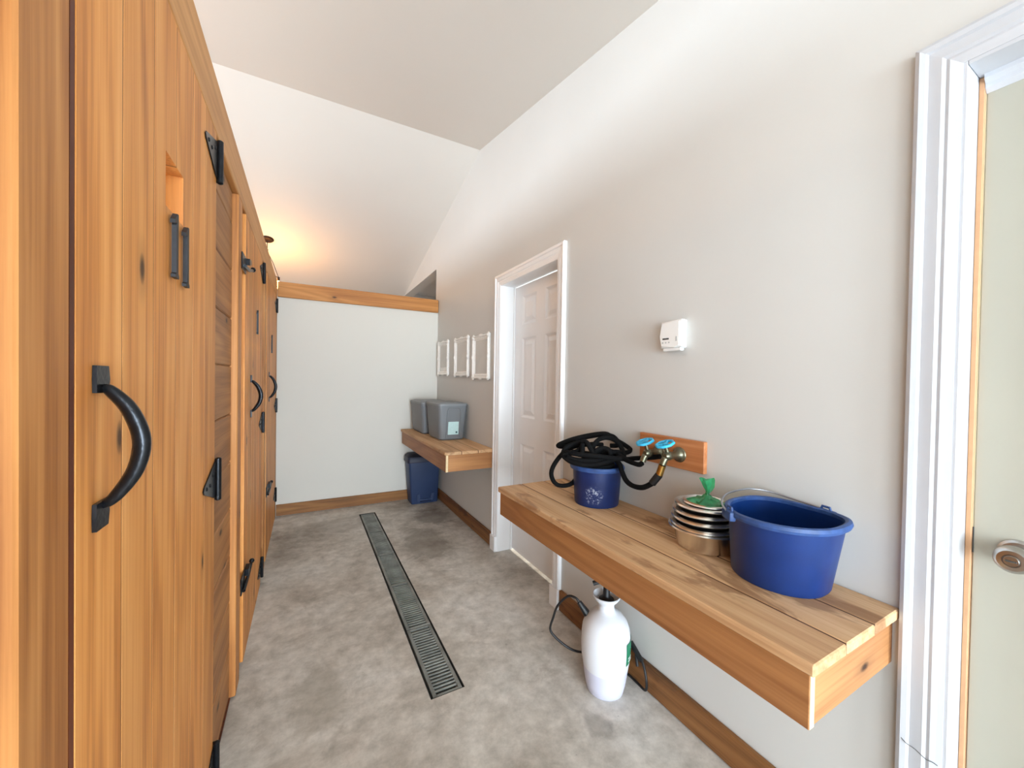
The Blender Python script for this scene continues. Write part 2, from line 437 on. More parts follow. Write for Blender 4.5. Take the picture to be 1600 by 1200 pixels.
tag(obj('wall_side_room', bm, M['wall']), 'dim side room behind the opening above the pine beam', 'wall', kind='structure')
bm = bmesh.new(); bm_box(bm, (XR+WT, -6, -.25), (6, 4.1, -.16))
tag(obj('ground_outside', bm, M['ground']), 'pale ground outside the white doors', 'ground', kind='structure')

# ------------------------------------------------------------------ left wall: kennel fronts
wallL = tag(empty('wall_left', (XL, 1.0, 0)), 'stained pine kennel front lining the corridor', 'wall', kind='structure')
XP = XL-.021        # plank plane
ZH = 2.045
# header boards
for y0, y1 in ((-.299, .80), (.80, YE-.002)):
    box('header_board', (XL-.045, y0+.0006, ZH), (XL, y1-.0006, 2.205), M['pine_hdr'], wallL, .003)
# posts
for y0, y1 in ((-.30, -.20), (.545, .6385), (1.882, 1.982), (3.035, 3.10)):
    box('post', (XL-.085, y0, .008), (XL, y1, ZH-.002), M['pine_post'], wallL, .003)
# stops beside the posts; the first, flush and dark red, paints the gap's shade
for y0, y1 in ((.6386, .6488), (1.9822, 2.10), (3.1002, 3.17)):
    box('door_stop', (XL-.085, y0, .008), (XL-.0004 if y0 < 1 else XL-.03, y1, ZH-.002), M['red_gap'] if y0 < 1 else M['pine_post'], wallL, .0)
# back framing behind planks / header
def planks(y0, y1, ztop=ZH):
    z = .012; first = .20; k = 0
    while z < ztop-.01:
        h = first if k == 0 else .19
        z1 = min(z+h, ztop-.001)
        bm = bmesh.new(); bm_box(bm, (XP-.02, y0, z+.0008), (XP, y1, z1-.0008), .0045)
        obj('plank', bm, M['pine_h'], wallL); z = z1; k += 1
planks(1.44, 1.8815); planks(2.82, 3.0345); planks(-.1995, .5445); 
# dark bottom plate under the planks
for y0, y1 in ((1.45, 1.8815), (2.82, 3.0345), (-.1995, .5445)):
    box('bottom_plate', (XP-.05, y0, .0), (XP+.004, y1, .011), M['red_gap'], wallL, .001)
# rear stud wall so that the kennels are closed off behind the planks
for y0, y1 in ((1.44, 1.88), (2.82, 3.03), (-.19, .54)):
    box('rear_board', (XP-.06, y0, .0), (XP-.021, y1, 2.2), M['pine_h'], wallL, .001)

def strap_hinge(parent, yb, z, length=.15, tall=.125):
    """barrel and jamb leaf at yb, strap pointing back along the door (-y)"""
    h = empty('hinge', (XL, yb, z)); h.parent = parent; h.location = Vector((XL, yb, z)) - wl(parent)
    bm = bmesh.new()
    t = .003
    bm_prism(bm, [(yb-.012, z-.055), (yb-.012, z+.055), (yb-length, z+.009), (yb-length-.008, z), (yb-length, z-.009)], 'x', XL+.001, XL+.001+t)
    obj('strap', bm, M['black'], h)
    bm = bmesh.new(); bm_lathe(bm, [(0, -tall/2-.004), (.005, -tall/2-.003), (.0085, -tall/2), (.0085, tall/2), (.005, tall/2+.003), (0, tall/2+.004)], 12, Matrix.Translation((XL+.009, yb, z)))
    obj('barrel', bm, M['black'], h, smooth=True)
    box('leaf', (XL-.018, yb+.006, z-tall/2+.004), (XL+.006, yb+.014, z+tall/2-.004), M['black'], h, .001)
    bm = bmesh.new()
    for k in (.045, .085, .125):
        bm_lathe(bm, [(0, .0035), (.0045, .0025), (.006, 0)], 8, Matrix.Translation((XL+.004, yb-k, z+(.02 if k < .06 else 0))) @ Matrix.Rotation(pi/2, 4, 'Y'))
    obj('screw', bm, M['black'], h)
    return h

def pull_handle(parent, y, z0, z1, out=.043, r=.0075, s=1.0):
    h = empty('handle', (XL, y, (z0+z1)/2)); h.parent = parent; h.location = Vector((XL, y, (z0+z1)/2)) - wl(parent)
    for z in (z0, z1):
        bm = bmesh.new()
        w = .019*s; hh = .024*s
        zz = z + (hh*.5 if z == z1 else -hh*.5)
        bm_prism(bm, [(y-w, zz-hh*.75), (y+w*.8, zz-hh*.75), (y+w, zz), (y+w*.8, zz+hh*.75), (y-w, zz+hh*.75), (y-w*1.05, zz)], 'x', XL+.0005, XL+.005)
        obj('plate', bm, M['black'], h)
    zm = (z0+z1)/2; H = (z1-z0)/2
    pts = spline([(XL+.004, y, z1), (XL+.012, y, z1-.004), (XL+out*.72, y, zm+H*.62), (XL+out, y, zm+H*.1), (XL+out*.86, y, zm-H*.42), (XL+out*.4, y, zm-H*.86), (XL+.004, y, z0)], 6)
    bm = bmesh.new(); bm_tube(bm, pts, lambda t: r*(.62+.62*math.sin(pi*t)), 10, flat=1.25)
    obj('grip', bm, M['black'], h, smooth=True, angle=60)
    return h

def digit_one(parent, y, z0, z1, w=.013):
    bm = bmesh.new()
    zt = z1; s = (z1-z0)/.13
    bm_prism(bm, [(y-w/2, z0+.010), (y-w*.95, z0+.006), (y-w*.95, z0), (y+w*.9, z0), (y+w*.9, z0+.006), (y+w/2, z0+.010), (y+w/2, zt), (y-w*.1, zt), (y-w*1.35, zt-.016*s), (y-w*1.35, zt-.024*s), (y-w/2, zt-.018*s)], 'x', XL+.004, XL+.012)
    o = obj('number_digit', bm, M['digit'], parent)
    return o

def gate_latch(parent, y, z, s=1.0, flip=1):
    h = empty('latch', (XL, y, z)); h.parent = parent; h.location = Vector((XL, y, z)) - wl(parent)
    box('latch_plate', (XL+.0005, y-.035*s, z-.035*s), (XL+.006, y+.075*s, z+.035*s), M['black'], h, .001)
    bm = bmesh.new(); bm_tube(bm, [(XL+.012, y-.02*s, z-.02*s), (XL+.014, y+.10*s, z-.01*s), (XL+.016, y+.19*s, z+.012*s*flip)], .007*s, 8)
    obj('latch_bar', bm, M['black'], h, smooth=True)
    bm = bmesh.new()
    bm_prism(bm, [(y+.07*s, z+.005), (y+.07*s, z+.034*s), (y+.12*s, z+.04*s), (y+.13*s, z+.025*s), (y+.10*s, z+.012*s)], 'x', XL+.004, XL+.02)
    obj('latch_catch', bm, M['black'], h)
    bm = bmesh.new(); bm_lathe(bm, [(0, -.012), (.008, -.009), (.012, 0), (.008, .009), (0, .012)], 10, Matrix.Translation((XL+.018, y+.20*s, z+.018*s*flip)))
    obj('latch_knob', bm, M['black'], h, smooth=True)
    return h

def kennel_door(name, label, y0, y1, nb, window=True, wpos=.33):
    d = tag(empty(name, (XL, y0, 0)), label, 'door', kind='structure')
    w = (y1-y0)/nb; g = .0022; T = .035
    wy0, wy1, wz0, wz1 = y0+wpos, y0+wpos+.12, 1.642, 1.748
    zb, zt = .015, ZH-.006
    for k in range(nb):
        a, b = y0+k*w+g, y0+(k+1)*w-g
        ov0, ov1 = max(a, wy0), min(b, wy1)
        bm = bmesh.new()
        if window and ov1-ov0 > .004:
            left = abs(ov0-a) < .003; right = abs(ov1-b) < .003
            if right: poly = [(a, zb), (b, zb), (b, wz0), (ov0, wz0), (ov0, wz1), (b, wz1), (b, zt), (a, zt)]
            else: poly = [(a, zb), (b, zb), (b, zt), (a, zt), (a, wz1), (ov1, wz1), (ov1, wz0), (a, wz0)]
            bm_prism(bm, poly, 'x', XL-T, XL)
        else:
            bm_prism(bm, [(a, zb), (b, zb), (b, zt), (a, zt)], 'x', XL-T, XL)
        obj('board', bm, M['pine_v'], d)
        if k:
            z_lo, z_hi = zb+.001, zt-.001
            for q0, q1 in (((z_lo, wz0), (wz1, z_hi)) if window and wy0 < a < wy1 else ((z_lo, z_hi),)):
                box('shade_strip', (XL-T+.002, a-2*g+.0001, q0), (XL-.0003, a-.0001, q1), M['groove'], d, 0)  # dark-stained strip in each board joint stands in for groove shade
    # battens on the inside
    for z in (.25, 1.86):
        box('batten', (XL-T-.024, y0+.03, z), (XL-T-.0005, y1-.03, z+.12), M['pine_h'], d, .002)
    bm = bmesh.new(); bm_prism(bm, [(y0+.12, .42), (y0+.24, .42), (y1-.10, 1.80), (y1-.22, 1.80)], 'x', XL-T-.024, XL-T-.0005)
    obj('brace', bm, M['pine_h'], d)
    return d

d1 = kennel_door('door_1', 'nearest pine kennel door with large black pull handle and number 11', .649, 1.449, 6)
pull_handle(d1, .709, 1.135, 1.292)
digit_one(d1, 1.008, 1.508, 1.637); digit_one(d1, 1.087, 1.506, 1.637)
for z in (1.957, .998, .12): strap_hinge(d1, 1.449, z)
d2 = kennel_door('door_2', 'middle pine kennel door with iron latches and a single number digit', 2.085, 2.835, 6, window=False)
pull_handle(d2, 2.30, 1.14, 1.29)
digit_one(d2, 2.50, 1.545, 1.675)
for z in (1.957, 1.03, .12): strap_hinge(d2, 2.835, z)
gate_latch(d2, 1.965+.02, 1.80); gate_latch(d2, 2.02, .40)
d3 = kennel_door('door_3', 'farthest pine kennel door beside the off-white end wall', 3.165, 4.045, 6, window=False)
pull_handle(d3, 3.36, 1.16, 1.32)
digit_one(d3, 3.50, 1.50, 1.64)
for z in (1.957, 1.06, .25): strap_hinge(d3, 4.045, z)
gate_latch(d3, 3.21, .50)
box('post', (XL-.085, 4.07, .008), (XL, YE-.002, ZH-.002), M['pine_post'], wallL, .003)
# side partition closing the kennels towards the entrance
bm = bmesh.new(); bm_box(bm, (XK, -.34, 0), (XL-.09, -.30, 2.205))
tag(obj('wall_kennel_side', bm, M['pine_h']), 'pine side partition of the kennels behind the viewpoint', 'wall', kind='structure')

# ------------------------------------------------------------------ baseboards
def baseboard(name, a, b, mat, label):
    bm = bmesh.new(); bm_box(bm, a, b, .003); return tag(obj(name, bm, mat), label, 'baseboard', kind='structure')
baseboard('baseboard_back', (XL+.004, YE-.019, .006), (XR-.02, YE, .112), M['base_x'], 'pine baseboard along the off-white end wall')
baseboard('baseboard_right_far', (XR-.019, 2.702, .012), (XR, YE-.021, .118), M['base'], 'brown baseboard under the tote shelf')
baseboard('baseboard_right_near', (XR-.019, .368, .004), (XR, 1.778, .118), M['base'], 'brown baseboard under the long bench')

# ------------------------------------------------------------------ white doors on the right wall
def casing_bar(p0, p1, inner, xw, width=.075):
    """moulded casing from p0 to p1 (y,z); `inner` = unit (y,z) towards the opening"""
    prof = [(0, .0), (0, .020), (.008, .024), (.018, .022), (.022, .016), (.044, .018), (.050, .013), (.056, .015), (.066, .012), (width, .010), (width, 0)]
    bm = bmesh.new(); rows = []
    for (y, z), miter in ((p0, -1), (p1, 1)):
        row = []
        dy, dz = p1[0]-p0[0], p1[1]-p0[1]; ln = math.hypot(dy, dz); ty, tz = dy/ln, dz/ln
        for u, h in prof:
            k = u if (miter == 1 or p0[1] > 1) else 0
            yy = y + inner[0]*u - miter*ty*(u if miter == 1 else (u if p0[1] > 1 else 0))
            zz = z + inner[1]*u - miter*tz*(u if miter == 1 else (u if p0[1] > 1 else 0))
            row.append(bm.verts.new((xw-h, yy, zz)))
        rows.append(row)
    n = len(prof)
    for i in range(n): bm.faces.new((rows[0][i], rows[0][(i+1) % n], rows[1][(i+1) % n], rows[1][i]))
    bm.faces.new(rows[0]); bm.faces.new(rows[1][::-1])
    return bm

ZT = 2.117
def white_door(name, label, yn, yf, xs, mat, trim):
    """outer casing edges yn (near) .. yf (far); slab face at xs"""
    d = tag(empty(name, (XR, (yn+yf)/2, 0)), label, 'door', kind='structure')
    obj('side_casing', casing_bar((yf, 0.0), (yf, ZT), (-1, 0), XR), trim, d)
    obj('side_casing', casing_bar((yn, 0.0), (yn, ZT), (1, 0), XR), trim, d)
    obj('head_casing', casing_bar((yf, ZT), (yn, ZT), (0, -1), XR), trim, d)
    i0, i1 = yn+.070, yf-.070
    box('side_jamb', (XR-.008, i0, .002), (XR+WT, i0+.012, 2.046), trim, d, .001)
    box('side_jamb', (XR-.008, i1-.012, .002), (XR+WT, i1, 2.046), trim, d, .001)
    box('head_jamb', (XR-.008, i0+.0125, 2.034), (XR+WT, i1-.0125, 2.046), trim, d, .001)
    return d, i0+.012, i1-.012

d4, a, b = white_door('door_4', 'white six-panel door between the wall shelf and the long bench', 1.785, 2.690, 1.425, M['white'], M['white'])
# six-panel slab
XS = XR+.118
slab = empty('slab', (XS, (a+b)/2, 0)); slab.parent = d4; slab.location = Vector((XS, (a+b)/2, 0))-wl(d4)
zs0, zs1 = .016, 2.028
a += .003; b -= .003
sw = .115; pw = (b-a-3*sw)/2
cols = [(a+sw, a+sw+pw), (a+2*sw+pw, b-sw)]
zrows = [(.25, .845), (1.045, 1.635), (1.735, 1.948)]
bm = bmesh.new()
ysx = [a, cols[0][0], cols[0][1], cols[1][0], cols[1][1], b]
zsx = [zs0] + [z for r in zrows for z in r] + [zs1]
for i in range(5):
    for j in range(7):
        if i in (1, 3) and j in (1, 3, 5): continue
        bm_box(bm, (XS, ysx[i], zsx[j]), (XS+.012, ysx[i+1], zsx[j+1]))
bm_box(bm, (XS+.0121, a, zs0), (XS+.036, b, zs1))
bmesh.ops.remove_doubles(bm, verts=bm.verts, dist=1e-5)
obj('stile_frame', bm, M['white'], slab)
for (y0, y1) in cols:
    for (z0, z1) in zrows:
        bm = bmesh.new()
        def ring(i, x): return [bm.verts.new((x, y, z)) for y, z in ((y0+i, z0+i), (y1-i, z0+i), (y1-i, z1-i), (y0+i, z1-i))]
        R_ = [ring(0, XS+.0005), ring(.015, XS+.0115), ring(.024, XS+.0115), ring(.052, XS+.001)]
        for p, q in zip(R_, R_[1:]):
            for k in range(4): bm.faces.new((p[k], p[(k+1) % 4], q[(k+1) % 4], q[k]))
        bm.faces.new(R_[-1])
        obj('panel', bm, M['white'], slab)
# stops and plinth blocks
for (y0, y1) in ((a-.003, a+.010), (b-.010, b+.003)):
    box('stop', (XS-.014, y0, .004), (XS-.001, y1, 2.033), M['white'], d4, .001)
for y0 in (1.781, 2.690-.078):
    box('plinth_block', (XR-.030, y0, .001), (XR-.0005, y0+.082, .118), M['white'], d4, .003)

# near door (flush cream slab) at the right edge of the frame
d5, a, b = white_door('door_5', 'cream flush door with a round metal knob at the right edge', -.60, .364, 1.40, M['cream'], M['white_dimmed'])
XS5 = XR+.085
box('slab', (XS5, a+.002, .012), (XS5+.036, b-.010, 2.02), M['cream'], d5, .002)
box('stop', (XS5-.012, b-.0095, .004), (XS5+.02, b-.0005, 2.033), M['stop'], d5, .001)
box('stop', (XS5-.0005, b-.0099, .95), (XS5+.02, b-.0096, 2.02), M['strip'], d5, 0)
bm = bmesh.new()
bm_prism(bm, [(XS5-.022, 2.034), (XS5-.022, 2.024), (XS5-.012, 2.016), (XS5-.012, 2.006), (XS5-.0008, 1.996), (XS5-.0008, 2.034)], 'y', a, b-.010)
obj('head_stop', bm, M['white_dimmed'], d5)
kn = empty('knob', (XS5, .205, .945)); kn.parent = d5; kn.location = Vector((XS5, .205, .945))-wl(d5)
RY = Matrix.Translation((XS5, .205, .945)) @ Matrix.Rotation(-pi/2, 4, 'Y')
bm = bmesh.new(); bm_lathe(bm, [(.032, .0005), (.032, .004), (.027, .009), (.014, .011), (.0125, .022), (.018, .028), (.026, .036), (.0285, .047), (.0275, .058), (.021, .066), (.0135, .067), (.0125, .0655), (0, .0655)], 32, RY)
obj('knob_body', bm, M['knob'], kn, smooth=True)
bm = bmesh.new(); bm_lathe(bm, [(.0122, .0656), (.0122, .066), (.0105, .069), (0, .069)], 20, RY)
obj('privacy_button', bm, M['knob'], kn, smooth=True)
bm = bmesh.new(); bm_box(bm, (XS5-.0715, .197, .9435), (XS5-.0690, .213, .9465), .0004)
obj('privacy_slot', bm, M['dark'], kn)
box('strike_plate', (XS5-.002, b-.0120, .925), (XS5+.012, b-.0097, .985), M['dark'], d5, .0004)
# hairline crack across the casing, filled dark
bm = bmesh.new()
pts = [(XR-.0215, .358, .463), (XR-.0245, .345, .455), (XR-.0175, .33, .448), (XR-.019, .312, .441), (XR-.0155, .302, .441), (XR-.0125, .295, .438)]
bm_tube(bm, spline(pts, 3), .0008, 5); obj('crack', bm, M['dark'], d5)

# ------------------------------------------------------------------ trench drain
dr = tag(empty('floor_drain', ((DX0+DX1)/2, (DY0+DY1)/2, 0)), 'long black slotted trench drain set in the concrete floor', 'drain')
bm = bmesh.new()
bm_box(bm, (DX0, DY0, -.14), (DX1, DY1, -.13)); bm_box(bm, (DX0, DY0, -.13), (DX0+.004, DY1, -.001)); bm_box(bm, (DX1-.004, DY0, -.13), (DX1, DY1, -.001))
bm_box(bm, (DX0+.004, DY0, -.13), (DX1-.004, DY0+.004, -.001)); bm_box(bm, (DX0+.004, DY1-.004, -.13), (DX1-.004, DY1, -.001))
obj('channel', bm, M['gutter'], dr)
gl = (DY1-DY0-.012)/5
x0, x1 = DX0+.012, DX1-.009
bm = bmesh.new()
rail = .016; nb = 23; pitch = (gl-.006-2*.012)/nb
bm_box(bm, (x0, 0, -.022), (x0+rail, gl-.005, 0), .0015); bm_box(bm, (x1-rail, 0, -.022), (x1, gl-.005, 0), .0015)
bm_box(bm, (x0+rail, 0, -.022), (x1-rail, .012, 0), .001); bm_box(bm, (x0+rail, gl-.017, -.022), (x1-rail, gl-.005, 0), .001)
for k in range(nb-1):
    y = .012 + (k+1)*pitch
    bm_box(bm, (x0+rail-.001, y-.0046, -.010), (x1-rail+.001, y+.0046, -.001), .0012)
g0 = obj('grate', bm, M['grate'], dr)
WL[g0.name] = Vector(((x0+x1)/2, DY0+.006+(gl-.005)/2, -.012))
lift = [(.0, .0), (.002, .004), (-.001, -.003), (0, .002), (-.001, -.002)]
for k in range(5):
    g = g0 if k == 0 else g0.copy()
    if k: COL.objects.link(g); g.parent = dr
    g.location = Vector(((x0+x1)/2, DY0+.006+k*gl+(gl-.005)/2, -.0125+lift[k][0])) - wl(dr)
    g.rotation_euler = (lift[k][1], 0, lift[k][1]*.5)

# ------------------------------------------------------------------ wall bench and shelf
def wall_bench(name, label, y0, y1, ztop, depth, tb, ah, ends, over=.014):
    t = tag(empty(name, (XR-depth/2, (y0+y1)/2, ztop-ah)), label, 'bench' if 'bench' in name else 'shelf')
    bw = (depth+over)/3
    for k in range(3):
        xa = XR-depth-over + k*bw
        bm = bmesh.new(); bm_box(bm, (xa+.0022, y0-.012, ztop-tb), (xa+bw-.0022 if k < 2 else XR-.001, y1+.006, ztop), .003)
        obj('top_board', bm, M['bench'], t)
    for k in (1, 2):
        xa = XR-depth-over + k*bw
        box('joint_strip', (xa-.0021, y0-.010, ztop-tb+.001), (xa+.0021, y1+.004, ztop-.0012), M['joint'], t, 0)  # dark strip standing in for the shade between the boards
    zb = ztop-ah
    box('front_apron', (XR-depth, y0, zb), (XR-depth+.020, y1, ztop-tb-.0005), M['apron'], t, .001)
    box('end_grain', (XR-depth+.0015, y0-.0012, zb+.001), (XR-depth+.0185, y0-.0001, ztop-tb-.001), M['endgrain'], t, 0)
    box('side_apron', (XR-depth+.0205, y0+.001, zb+.001), (XR-.0005, y0+.020, ztop-tb-.0005), M['apron_x'], t, .001)
    box('side_apron', (XR-depth+.0205, y1-.020, zb+.001), (XR-.0005, y1-.001, ztop-tb-.0005), M['apron_x'], t, .001)
    box('wall_cleat', (XR-.04, y0+.021, zb+.03), (XR-.0006, y1-.021, ztop-tb-.0006), M['apron'], t, .001)
    return t
ZBN = .762
wall_bench('wall_bench', 'long pine plank bench fixed to the wall, holding blue buckets and bowls', .380, 1.765, ZBN, .411, .026, .143, True)
ZSH = .778
wall_bench('wall_shelf', 'short pine wall shelf carrying two grey totes in the far corner', 2.708, 4.165, ZSH, .391, .024, .150, True)

# ------------------------------------------------------------------ storage totes
def tote_body(bm, x0, x1, y0, y1, z0, z1, flare, r=.035, thick=.004):
    def ring(x0, x1, y0, y1, z, r):
        out = []
        for cx, cy, a0 in ((x1-r, y1-r, 0), (x0+r, y1-r, pi/2), (x0+r, y0+r, pi), (x1-r, y0+r, 3*pi/2)):
            for k in range(5):
                an = a0+k*pi/8; out.append(bm.verts.new((cx+r*math.cos(an), cy+r*math.sin(an), z)))
        return out
    rows = []
    for i, (f, z) in enumerate(((.012, z0), (.0, z0+.012), (-flare, z1-.02), (-flare-.003, z1-.019), (-flare-.003, z1))):
        rows.append(ring(x0+f, x1-f, y0+f, y1-f, z, r))
    for p, q in zip(rows, rows[1:]):
        n = len(p)
        for k in range(n): bm.faces.new((p[k], p[(k+1) % n], q[(k+1) % n], q[k]))
    bm.faces.new(rows[0]); bm.faces.new(rows[-1])
def tote(label, x0, x1, y0, y1, z0, h):
    t = tag(empty('storage_tote', ((x0+x1)/2, (y0+y1)/2, z0)), label, 'storage tote', 'grey totes on the wall shelf')
    fl = .018
    bm = bmesh.new(); tote_body(bm, x0, x1, y0, y1, z0+.001, z0+h-.028, fl); obj('tub', bm, M['tote'], t, smooth=True)
    bm = bmesh.new()
    def ring(g, z, r):
        out = []
        X0, X1, Y0, Y1 = x0-fl-g, x1+fl+g, y0-fl-g, y1+fl+g
        for cx, cy, a0 in ((X1-r, Y1-r, 0), (X0+r, Y1-r, pi/2), (X0+r, Y0+r, pi), (X1-r, Y0+r, 3*pi/2)):
            for k in range(5):
                an = a0+k*pi/8; out.append(bm.verts.new((cx+r*math.cos(an), cy+r*math.sin(an), z)))
        return out
    zt = z0+h
    rows = [ring(.004, zt-.0275, .04), ring(.007, zt-.027, .04), ring(.007, zt-.012, .04), ring(.0, zt-.007, .036), ring(-.018, zt-.007, .03), ring(-.026, zt, .03), ring(-.06, zt+.001, .03)]
    for p, q in zip(rows, rows[1:]):
        n = len(p)
        for k in range(n): bm.faces.new((p[k], p[(k+1) % n], q[(k+1) % n], q[k]))
    bm.faces.new(rows[0]); bm.faces.new(rows[-1])
    obj('lid', bm, M['totelid'], t, smooth=True)
    # raised handle frame on the near short face
    xm = (x0+x1)/2+.01
    ht = h-.05; bot = .02
    def yy(z): return y0 - fl*(z-.012)/(h-.06) - .002
    bm = bmesh.new()
    pts = [(xm-.068, yy(bot)-.001, z0+bot), (xm-.06, yy(ht-.02)-.001, z0+ht-.02), (xm-.05, yy(ht)-.001, z0+ht), (xm+.05, yy(ht)-.001, z0+ht), (xm+.06, yy(ht-.02)-.001, z0+ht-.02), (xm+.068, yy(bot)-.001, z0+bot)]
    bm_tube(bm, pts, .005, 6); obj('handle_frame', bm, M['tote'], t, smooth=True)
    bm = bmesh.new()
    z_a, z_b = .05, .165
    vs = [bm.verts.new(p) for p in ((xm-.055, yy(z_a)-.0012, z0+z_a), (xm+.045, yy(z_a)-.0012, z0+z_a), (xm+.045, yy(z_b)-.0012, z0+z_b), (xm-.052, yy(z_b)-.0012, z0+z_b))]
    f = bm.faces.new(vs); r_ = bmesh.ops.extrude_face_region(bm, geom=[f]); bmesh.ops.translate(bm, vec=(0, -.0006, 0), verts=[v for v in r_['geom'] if isinstance(v, bmesh.types.BMVert)])
    st = obj('sticker', bm, M['sticker'], t); st['label'] = 'pale aqua sticker'
    bm = bmesh.new()
    bm_box(bm, (xm+.018, yy(.07)-.0026, z0+.062), (xm+.034, yy(.07)-.0018, z0+.078))
    obj('sticker_print', bm, M['stickink'], st)
    return t
tote('near grey lidded tote with a pale aqua sticker on its end', 1.035, 1.268, 3.245, 3.60, ZSH, .335)
tote('far grey lidded tote standing against the off-white end wall', 1.005, 1.268, 3.70, 4.10, ZSH, .325)

# ------------------------------------------------------------------ pedal bin
b_ = tag(empty('pedal_bin', (1.115, 4.09, 0)), 'navy blue pedal bin under the wall shelf', 'bin')
bm = bmesh.new()
def bring(x0, x1, y0, y1, z, r):
    out = []
    for cx, cy, a0 in ((x1-r, y1-r, 0), (x0+r, y1-r, pi/2), (x0+r, y0+r, pi), (x1-r, y0+r, 3*pi/2)):
        for k in range(4):
            an = a0+k*pi/6; out.append((cx+r*math.cos(an), cy+r*math.sin(an), z))
    return out
def loft(bm, rings):
    rows = [[bm.verts.new(p) for p in r] for r in rings]
    for p, q in zip(rows, rows[1:]):
        n = len(p)
        for k in range(n): bm.faces.new((p[k], p[(k+1) % n], q[(k+1) % n], q[k]))
    bm.faces.new(rows[0]); bm.faces.new(rows[-1])
loft(bm, [bring(.985, 1.262, 4.0, 4.165, .001, .02), bring(.98, 1.266, 3.996, 4.168, .01, .02), bring(.946, 1.278, 3.975, 4.178, .44, .025)])
obj('body', bm, M['bin'], b_, smooth=True)
bm = bmesh.new()
loft(bm, [bring(.936, 1.282, 3.968, 4.18, .4405, .025), bring(.933, 1.283, 3.966, 4.18, .455, .025), bring(.940, 1.28, 3.98, 4.18, .50, .03), bring(.965, 1.26, 4.06, 4.178, .522, .03)])
obj('lid', bm, M['binlid'], b_, smooth=True)
bm = bmesh.new()
bm_prism(bm, [(1.04, .03), (1.21, .03), (1.215, .105), (1.185, .105), (1.18, .05), (1.07, .05), (1.065, .105), (1.035, .105)], 'y', 3.982, 3.999)
obj('pedal_surround', bm, M['bin'], b_)
box('pedal', (1.068, 3.962, .022), (1.182, 3.994, .034), M['binshade'], b_, .003)

# ------------------------------------------------------------------ picture frames
def picture(label, y0, y1, z0, z1, paper=False):
    t = tag(empty('picture_frame', (XR, (y0+y1)/2, z0)), label, 'picture frame', 'three white frames in a row')
    prof = [(0, 0), (0, .012), (.007, .022), (.016, .020), (.022, .012), (.030, .016), (.038, .010), (.044, .008), (.044, 0)]
    bm = bmesh.new()
    rows = []
    for sy, sz in ((0, 0), (1, 0), (1, 1), (0, 1)):
        row = []
        for u, h in prof:
            y = y0+u if sy == 0 else y1-u; z = z0+u if sz == 0 else z1-u
            row.append(bm.verts.new((XR-.0005-h, y, z)))
        rows.append(row)
    n = len(prof)
    for c in range(4):
        p, q = rows[c], rows[(c+1) % 4]
        for k in range(n): bm.faces.new((p[k], p[(k+1) % n], q[(k+1) % n], q[k]))
    obj('moulding', bm, M['frame'], t)
    ym, zm = (y0+y1)/2, (z0+z1)/2
    for (y, z, ry, rz) in [(y0+.014, z0+.014, .026, .026), (y1-.014, z0+.014, .026, .026), (y0+.014, z1-.014, .026, .026), (y1-.014, z1-.014, .026, .026), (ym, z1-.008, .05, .016), (ym, z0+.008, .05, .016), (y0+.008, zm, .014, .04), (y1-.008, zm, .014, .04)]:
        bm = bmesh.new(); bm_lathe(bm, [(1, 0), (.95, .35), (.7, .6), (.45, .62), (.3, .85), (0, 1)], 10, Matrix.Translation((XR-.012, y, z)) @ Matrix.Diagonal((1, ry, rz, 1)) @ Matrix.Rotation(-pi/2, 4, 'Y') @ Matrix.Diagonal((1, 1, .016, 1)))
        obj('ornament', bm, M['frame'], t, smooth=True)
    box('glass', (XR-.006, y0+.0435, z0+.0435), (XR-.0006, y1-.0435, z1-.0435), M['glass'], t, 0)
    if paper: box('card', (XR-.0072, y0+.07, z0+.046), (XR-.0062, y1-.07, z0+.085), M['paper'], t, 0)
    return t
picture('white ornate picture frame nearest the off-white end wall', 3.80, 4.135, 1.365, 1.725, True)
picture('middle one of the three white ornate picture frames', 3.24, 3.60, 1.352, 1.716)
picture('white ornate picture frame nearest the six-panel door', 2.795, 3.135, 1.327, 1.698)

# ------------------------------------------------------------------ wall detector
t = tag(empty('gas_detector', (XR, 1.04, 1.44)), 'small white plastic alarm unit high on the beige wall', 'detector')
bm = bmesh.new(); bm_box(bm, (XR-.012, .990, 1.452), (XR-.0005, 1.088, 1.562), .003); obj('back_plate', bm, M['plastic'], t)
bm = bmesh.new()
bm_prism(bm, [(.992, 1.562), (.992, 1.456), (1.02, 1.454), (1.086, 1.454), (1.088, 1.50), (1.086, 1.558)], 'x', XR-.038, XR-.0125)
bmesh.ops.bevel(bm, geom=[e for e in bm.edges if all(abs(v.co.x-(XR-.038)) < 1e-6 for v in e.verts)], offset=.007, segments=2, affect='EDGES')
obj('cover', bm, M['plastic'], t, smooth=True, angle=25)
box('base_strip', (XR-.032, .993, 1.441), (XR-.0125, 1.076, 1.4535), M['plastic'], t, .002)
box('display_slot', (XR-.0388, 1.044, 1.4865), (XR-.0378, 1.074, 1.4925), M['dark'], t, 0)
for y in (1.073, 1.058, 1.043): box('button', (XR-.0388, y-.003, 1.472), (XR-.0378, y+.003, 1.477), M['grey'], t, 0)
box('side_vent', (XR-.0388, 1.006, 1.478), (XR-.0378, 1.012, 1.496), M['grey'], t, 0)

